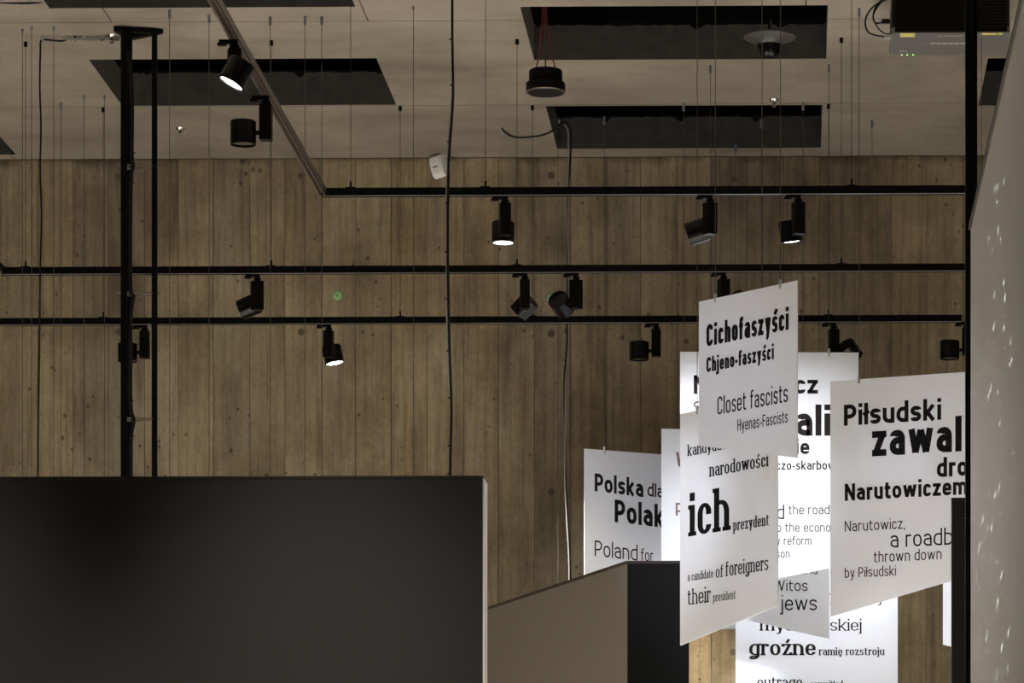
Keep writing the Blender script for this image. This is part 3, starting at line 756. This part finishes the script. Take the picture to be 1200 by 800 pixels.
p = Poster('white sign reading Polska dla, leftmost, nearest the concrete wall', 685, 893, 17.98, 1.10, 525.5, 541, 735, 745, (708.5, 862))
p.text('Polska', 696.8, 753.8, 575.3, 21, BO, m='inkbrown'); p.text('dla', 758.6, 777, 581, 15.5, .01, m='inkbrown')
p.text('Polak', 720.2, 778, 611.5, 26.5, BO, m='inkbrown'); p.text('ów', 780, 806, 617, 26, BO, m='inkbrown')
p.text('Poland', 696.8, 747, 651.3, 18.5, LI, m='inkbrown'); p.text('for', 751, 765.5, 656.5, 14, LI, m='inkbrown')

p = Poster('narrow strip of a white sign showing beside the dark upright panel', 1105, 1290, 17.4, None, 600, 600, 800, 755, (1135,1260))

# ================================================================== PARTITIONS
# left foreground partition
Yp = 10.0; zt = at(300, 559, Yp).z; xr = X(566, Yp)
e = empty('partition_wall', (-2.2, Yp+.055, 0), 'wide dark brown freestanding partition in the left foreground', 'partition')
o = -e.location
link('panel', B(Vector((XL+1.5, Yp, 0))+o, Vector((xr-.001, Yp+.11, zt-.004))+o), M['parti'], e)
link('top_cap', B(Vector((XL+1.5, Yp-.001, zt-.004))+o, Vector((xr, Yp+.111, zt+.003))+o), M['trim'], e)
link('end_panel', B(Vector((xr-.001, Yp+.002, 0))+o, Vector((xr+.003, Yp+.11, zt-.004))+o), M['endlight'], e)['label'] = 'end face coloured pale as lit'
# wedge partition
Yw = 15.8; zw = at(735, 657, Yw).z
A = Vector((X(735, Yw), Yw, 0)); Bq = Vector((X(807.5, Yw), Yw, 0))
rr = ray(570); yfar = F*(zw-CZ)/(PY-711); Cq = Vector((rr.x/rr.y*yfar, yfar, 0)); d = (Cq-A).normalized()*2.9
e = empty('angled_partition', A, 'bronze grey partition with black end face, right of the dark one', 'partition')
A0 = Vector((0, 0, 0)); B0 = Bq-A; H = Vector((0, 0, zw-.012))
link('core', prism(bmesh.new(), [A0+Vector((.004, .004, 0)), B0+Vector((-.003, .004, 0)), B0+d, A0+d+Vector((.004, 0, 0))], H), M['wedgeblk'], e)
nrm = Vector((d.y, -d.x, 0)).normalized()
link('side_panel', prism(bmesh.new(), [A0, A0+d, A0+d+nrm*.006, A0+nrm*.006], H), M['wedge'], e)['label'] = 'bronze grey side panel'
link('end_panel', B((.0015, -.001, 0), (B0.x, .006, zw-.010)), M['wedgeblk'], e)['label'] = 'black end face'
tp = [p+Vector((0, 0, zw-.012)) for p in (A0+Vector((-.004, -.003, 0)), B0+Vector((.002, -.003, 0)), B0+d, A0+d+Vector((-.004, 0, 0)))]
link('top_cap', prism(bmesh.new(), tp, (0, 0, .012)), M['trim'], e)

# right-hand pale partition running along the view
Yf = 11.5; xg = X(1137.5, Yf); zg = at(1137, 265, Yf).z
e = empty('pale_partition', (xg, Yf, 0), 'pale warm white partition running along the right edge, speckled by light', 'partition')
link('panel', B((0, -5.2, 0), (.16, 0, zg-.012), .002), M['grey'], e)
link('top_cap', B((-.006, -5.2, zg-.012), (.17, .004, zg+.006)), M['trim'], e)
# black post
Yo = 11.75
xo = X(1131.2, Yo); wd = X(1145.2, Yo)-xo
e = empty('black_post', (xo+wd/2, Yo, 0), 'tall black grooved metal post from floor to ceiling at the right', 'post')
link('profile', B((-wd/2, -.018, 0), (-.0025, .018, ZC), .0015), M['black'], e)
link('profile', B((.003, -.010, 0), (wd/2, .018, ZC), .0015), M['black'], e)
link('groove_web', B((-.0025, -.004, 0), (.003, .010, ZC)), M['trim'], e)
# dark upright panel beside the post
Yu = 12.0; zu = at(1120, 583, Yu).z; xu = X(1115.3, Yu)
e = empty('dark_panel', (xu, Yu, 0), 'narrow edge of a black upright panel left of the black post', 'partition')
link('panel', B((0, 0, 0), (.11, .04, zu-.006), .001), M['parti'], e)
link('top_cap', B((-.001, -.001, zu-.006), (.111, .041, zu)), M['trim'], e)

# ================================================================== SPEAKERS
Ys = 16.3; c = at(639.5, 105, Ys); k = F/Ys
e = empty('pendant_speaker', (c.x, Ys, c.z), 'round black two-tier pendant speaker hung on red cords', 'speaker')
link('upper_drum', lathe(bmesh.new(), [(0, .085), (.070, .085), (.0745, .081), (.0745, .025), (0, .025)], 36), M['black'], e, True)
link('lower_drum', lathe(bmesh.new(), [(0, .03), (.083, .03), (.0875, .026), (.0875, -.010), (.084, -.013), (.080, -.010), (0, -.010)], 36), M['black'], e, True)
link('rim', lathe(bmesh.new(), [(.079, -.010), (.0875, -.0095), (.088, -.0125), (.0865, -.0145), (.079, -.0145)], 36), M['railside'], e, True)
link('grille', lathe(bmesh.new(), [(0, -.0085), (.080, -.0085), (.080, -.0135), (0, -.0125)], 32), M['rubber'], e, True)
zt_ = ZC+.62-c.z
for s_, m_, a in ((-1, 'red', .046), (1, 'red', .044)):
    link('cord', tube(bmesh.new(), smoothpts([Vector((s_*a, 0, .083)), Vector((s_*.030, 0, .15)), Vector((s_*.018-.003, 0, .24)), Vector((s_*.008-.006, 0, .36)), Vector((s_*.006-.006, 0, zt_))]), .0028, 8), M[m_], e, True)
link('supply_cable', tube(bmesh.new(), [Vector((0, 0, .083)), Vector((-.002, 0, .2)), Vector((-.006, 0, .34)), Vector((-.008, 0, zt_))], .0030, 8), M['wire'], e, True)
Ys = 16.55; c = at(902, 50, Ys)
e = empty('bell_speaker', (c.x, Ys, c.z), 'dark hat-shaped pendant inside the upper right ceiling opening', 'speaker')
link('bell', lathe(bmesh.new(), [(0, .036), (.05, .037), (.100, .034), (.119, .027), (.118, .022), (.095, .014), (.070, .002), (.055, -.016), (.044, -.04), (.036, -.055), (.03, -.060), (0, -.060)], 40), M['hat'], e, True)
link('driver', lathe(bmesh.new(), [(.066, .004), (.0585, -.012), (.051, -.034), (.045, -.055), (.038, -.063), (.027, -.067), (0, -.068)], 32), M['gloss'], e, True)
link('mount', cyl(bmesh.new(), (0, 0, .03), (0, 0, .11), .008, 12), M['chrome'], e, True)
link('supply_cable', cyl(bmesh.new(), (0, 0, .10), (0, 0, ZC+1.6-c.z), .003, 8), M['rubber'], e)

# ================================================================== CEILING SPRINKLERS
for px, py, lb in ((211, 147, 'silver sprinkler head between mast and the diagonal track'), (907, 116.5, 'silver sprinkler head between the two right ceiling openings'), (131, 37, 'silver sprinkler head just above the top of the mast')):
    Y = HC*F/(PY-py); e = empty('sprinkler', (X(px, Y), Y, ZC), lb, 'sprinkler', 'ceiling sprinklers')
    link('rosette', lathe(bmesh.new(), [(0, 0), (.024, 0), (.022, -.005), (.012, -.012), (0, -.012)], 20), M['chrome'], e, True)
    link('body', lathe(bmesh.new(), [(0, -.01), (.008, -.01), (.006, -.024), (.003, -.026), (.003, -.034), (0, -.034)], 12), M['chrome'], e, True)
    bm = bmesh.new()
    for s_ in (-1, 1): tube(bm, smoothpts([Vector((s_*.006, 0, -.012)), Vector((s_*.011, 0, -.024)), Vector((s_*.003, 0, -.036))]), .0018, 6)
    link('frame', bm, M['chrome'], e, True)
    link('deflector', lathe(bmesh.new(), [(0, -.035), (.011, -.035), (.011, -.037), (0, -.037)], 12), M['chrome'], e)

# ================================================================== MOTION SENSOR on the wall
c = at(515, 195, WY-.07)
e = empty('motion_sensor', c, 'white tilted motion sensor high on the wall by the twin cable', 'sensor')
rot = Matrix.Rotation(R(-24), 4, 'Z') @ Matrix.Rotation(R(-12), 4, 'Y')
bm = bmesh.new()
poly = [(.0, 0, .062), (.0, -.020, .060), (.0, -.036, .045), (.0, -.044, .01), (.0, -.036, -.045), (.0, -.020, -.060), (.0, 0, -.062)]
prism(bm, [Vector(q)+Vector((-.034, 0, 0)) for q in poly], (.068, 0, 0))
bmesh.ops.bevel(bm, geom=list(bm.edges), offset=.004, segments=2, affect='EDGES')
link('case', bm, M['white'], e, True, rot)
bm = bmesh.new(); prism(bm, [(-.024, -.0405, .040), (.024, -.0405, .040), (.026, -.0462, .012), (.026, -.0455, -.004), (-.026, -.0455, -.004), (-.026, -.0462, .012)], (0, .006, 0))
link('window', bm, M['white'], e, False, rot)
link('slot', B((-.016, -.0462, -.012), (.010, -.040, -.009)), M['rubber'], e, False, rot)
link('bracket', box(box(bmesh.new(), (.010, .0, .03), (.045, .02, .066), .002), (.02, .0, -.01), (.05, .0685, .045), .002), M['white'], e)

# ================================================================== GREEN WALL PLUGS
for px, py, lb in ((395.5, 346, 'green round plastic plug on the wall, fully visible'), (646.5, 350, 'green round plastic plug on the wall, half hidden by a spotlight')):
    c = at(px, py, WY-.006); e = empty('wall_plug', c, lb, 'plug', 'green wall plugs')
    m = Matrix.Rotation(R(90), 4, 'X')
    link('cap', lathe(bmesh.new(), [(0, .004), (.017, .004), (.0225, .002), (.0235, -.006), (0, -.006)], 24), M['green'], e, True, m)
    bm = cyl(bmesh.new(), (0, 0, .003), (0, 0, .0048), .0032, 10)
    for a in range(6): q = Vector((.013*math.cos(a*1.047+.3), .013*math.sin(a*1.047+.3), 0)); cyl(bm, q+Vector((0, 0, .003)), q+Vector((0, 0, .0047)), .0013, 6)
    link('socket', bm, M['greendk'], e, False, m)
    link('notch', B((-.0014, -.0095, .0035), (.0014, 0, .0049)), M['greendk'], e, False, m)

# ================================================================== PROJECTOR
zb = CZ+4.285; Yn = 4.285*F/(PY-38.5); Yr_ = 4.285*F/(PY-65.2)
xa = X(1047, Yn); xb = X(1182, Yn); zt2 = ZC-.02
e = empty('ceiling_projector', ((xa+xb)/2, Yn, ZC), 'black and grey projector hung under the ceiling at the top right', 'projector')
hw = (xb-xa)/2; D = Yr_-Yn; zl = zb-ZC; zh = -.016
def rbox(x0, x1, y0, y1, z0, z1, r, taper=0):
    bm = bmesh.new(); pr = []
    for cx_, cy_, a0 in ((x0+r, y0+r, 180), (x1-r, y0+r, 270), (x1-r, y1-r, 0), (x0+r, y1-r, 90)):
        for k in range(5): a = R(a0+22.5*k); pr.append(Vector((cx_+r*math.cos(a), cy_+r*math.sin(a), 0)))
    a = [bm.verts.new(p+Vector((0, 0, z1))) for p in pr]
    cc = Vector(((x0+x1)/2, (y0+y1)/2, 0))
    b = [bm.verts.new(cc+(p-cc)*(1-taper)+Vector((0, 0, z0))) for p in pr]
    bm.faces.new(a); bm.faces.new(b[::-1])
    for i in range(len(a)): bm.faces.new((a[i], a[(i+1) % 20], b[(i+1) % 20], b[i]))
    return bm
link('body', rbox(-hw-.006, hw+.006, 0, D, zl+.022, zh, .035), M['black'], e, True)
link('bottom_shell', rbox(-hw-.008, hw+.008, -.002, D+.004, zl, zl+.024, .035), M['projgrey'], e, True)
link('front_grille', rbox(-hw+.006, hw-.006, -.010, .01, zl-.0004, zh-.004, .008), M['black'], e, True)
bm = bmesh.new()
for k in range(9): box(bm, (.25, -.0125, zl+.02+k*.014), (hw-.02, -.009, zl+.026+k*.014))
for k in range(9): box(bm, (hw-.15, -.0125, zl+.02+k*.014), (hw-.02, -.009, zl+.024+k*.014))
link('vent_slats', bm, M['rubber'], e)
def stick(x0, x1, t0, t1, m, nm): link(nm, B((x0, D*t0, zl-.0012), (x1, D*t1, zl+.0004)), M[m], e)
pxm = lambda px: X(px, Yn+.15)-(xa+xb)/2
stick(pxm(1054), pxm(1071), .04, .20, 'yellow', 'sticker'); stick(pxm(1149), pxm(1166), .04, .13, 'yellow', 'sticker'); stick(pxm(1167.5), pxm(1173), .04, .13, 'yellow', 'sticker')
def ticks(px, wpx, t, hh, n):
    bm = bmesh.new()
    for k in range(n):
        if k % 5 == 4: continue
        x = pxm(px+wpx*k/n); box(bm, (x, D*t-hh, zl-.0008), (x+.0045, D*t, zl+.0002))
    link('printed_text', bm, M['print'], e)['kind'] = 'stuff'
ticks(1097, 36, .20, .02, 22); ticks(1091, 42, .54, .035, 30); ticks(1055.5, 9, .86, .025, 6)
for px in (1058.5, 1065, 1072): 
    x = pxm(px); link('indicator', lathe(bmesh.new(), [(0, -.003), (.0028, -.002), (.0028, .003), (0, .003)], 10, Matrix.Translation((x, D-.004, zl-.0003))), M['led'], e)
for sx_ in (-.12, .12): link('mount_arm', cyl(bmesh.new(), (sx_, D/2, zh-.002), (sx_, D/2, 0), .014, 12), M['black'], e)
for i, (pts_, plug) in enumerate(((((1047, -8), (1035, -1), (1026, 9), (1023.3, 20), (1026, 27), (1033, 26.5), (1040, 25.5)), (1037, 25.2)), (((1050, -6), (1030, 3), (1018, 14), (1014, 26), (1017, 37), (1027, 41.5), (1042, 43.3)), (1040, 43)), (((1046, -2), (1034, 2), (1026, 12), (1023.5, 22), (1030, 34), (1038, 40), (1044, 43.5)), (1041, 41.8)))):
    Yk = Yn+.06+.05*i; q = smoothpts([at(a, b, Yk) for a, b in pts_]); lb = ('black cable with a plug into the projector, uppermost plug', 'outermost black cable loop beside the projector', 'inner thin black cable loop running to the lower projector socket')[i]
    t_ = tag(link('projector_cable', tube(bmesh.new(), q, .0038 if i < 2 else .0028, 8), M['rubber'], smooth=True), lb, 'cable', 'projector cables')
    a = at(plug[0], plug[1], Yk); 
    pl = link('plug', B(a+Vector((-.014, -.008, -.009)), a+Vector((.022, .008, .009)), .002), M['rubber'] if i != 1 else M['steel'], t_)

# ================================================================== PROJECTED SPECKS on the pale partition (light pattern from a ceiling projector)
o = spot('speck_projector', (-2.3, 8.6, 4.3), (xg, 10.1, 2.95), 2200, 34, .7, (.75, .9, 1), .005)
l = o.data; l.use_nodes = True; nt = l.node_tree
em = nt.nodes['Emission']
tc = nt.nodes.new('ShaderNodeTexCoord'); mp2 = nt.nodes.new('ShaderNodeMapping'); mp2.inputs['Scale'].default_value = (8, 14, 78)
vo = nt.nodes.new('ShaderNodeTexVoronoi'); vo.inputs['Scale'].default_value = 1
cr = nt.nodes.new('ShaderNodeValToRGB'); cr.color_ramp.elements[0].position = .07; cr.color_ramp.elements[0].color = (1, 1, 1, 1); cr.color_ramp.elements[1].position = .15; cr.color_ramp.elements[1].color = (.0, .0, .0, 1)
ge = nt.nodes.new('ShaderNodeNewGeometry'); nt.links.new(ge.outputs['Incoming'], mp2.inputs[0]); nt.links.new(mp2.outputs[0], vo.inputs['Vector']); nt.links.new(vo.outputs['Distance'], cr.inputs[0]); nt.links.new(cr.outputs[0], em.inputs['Strength'])
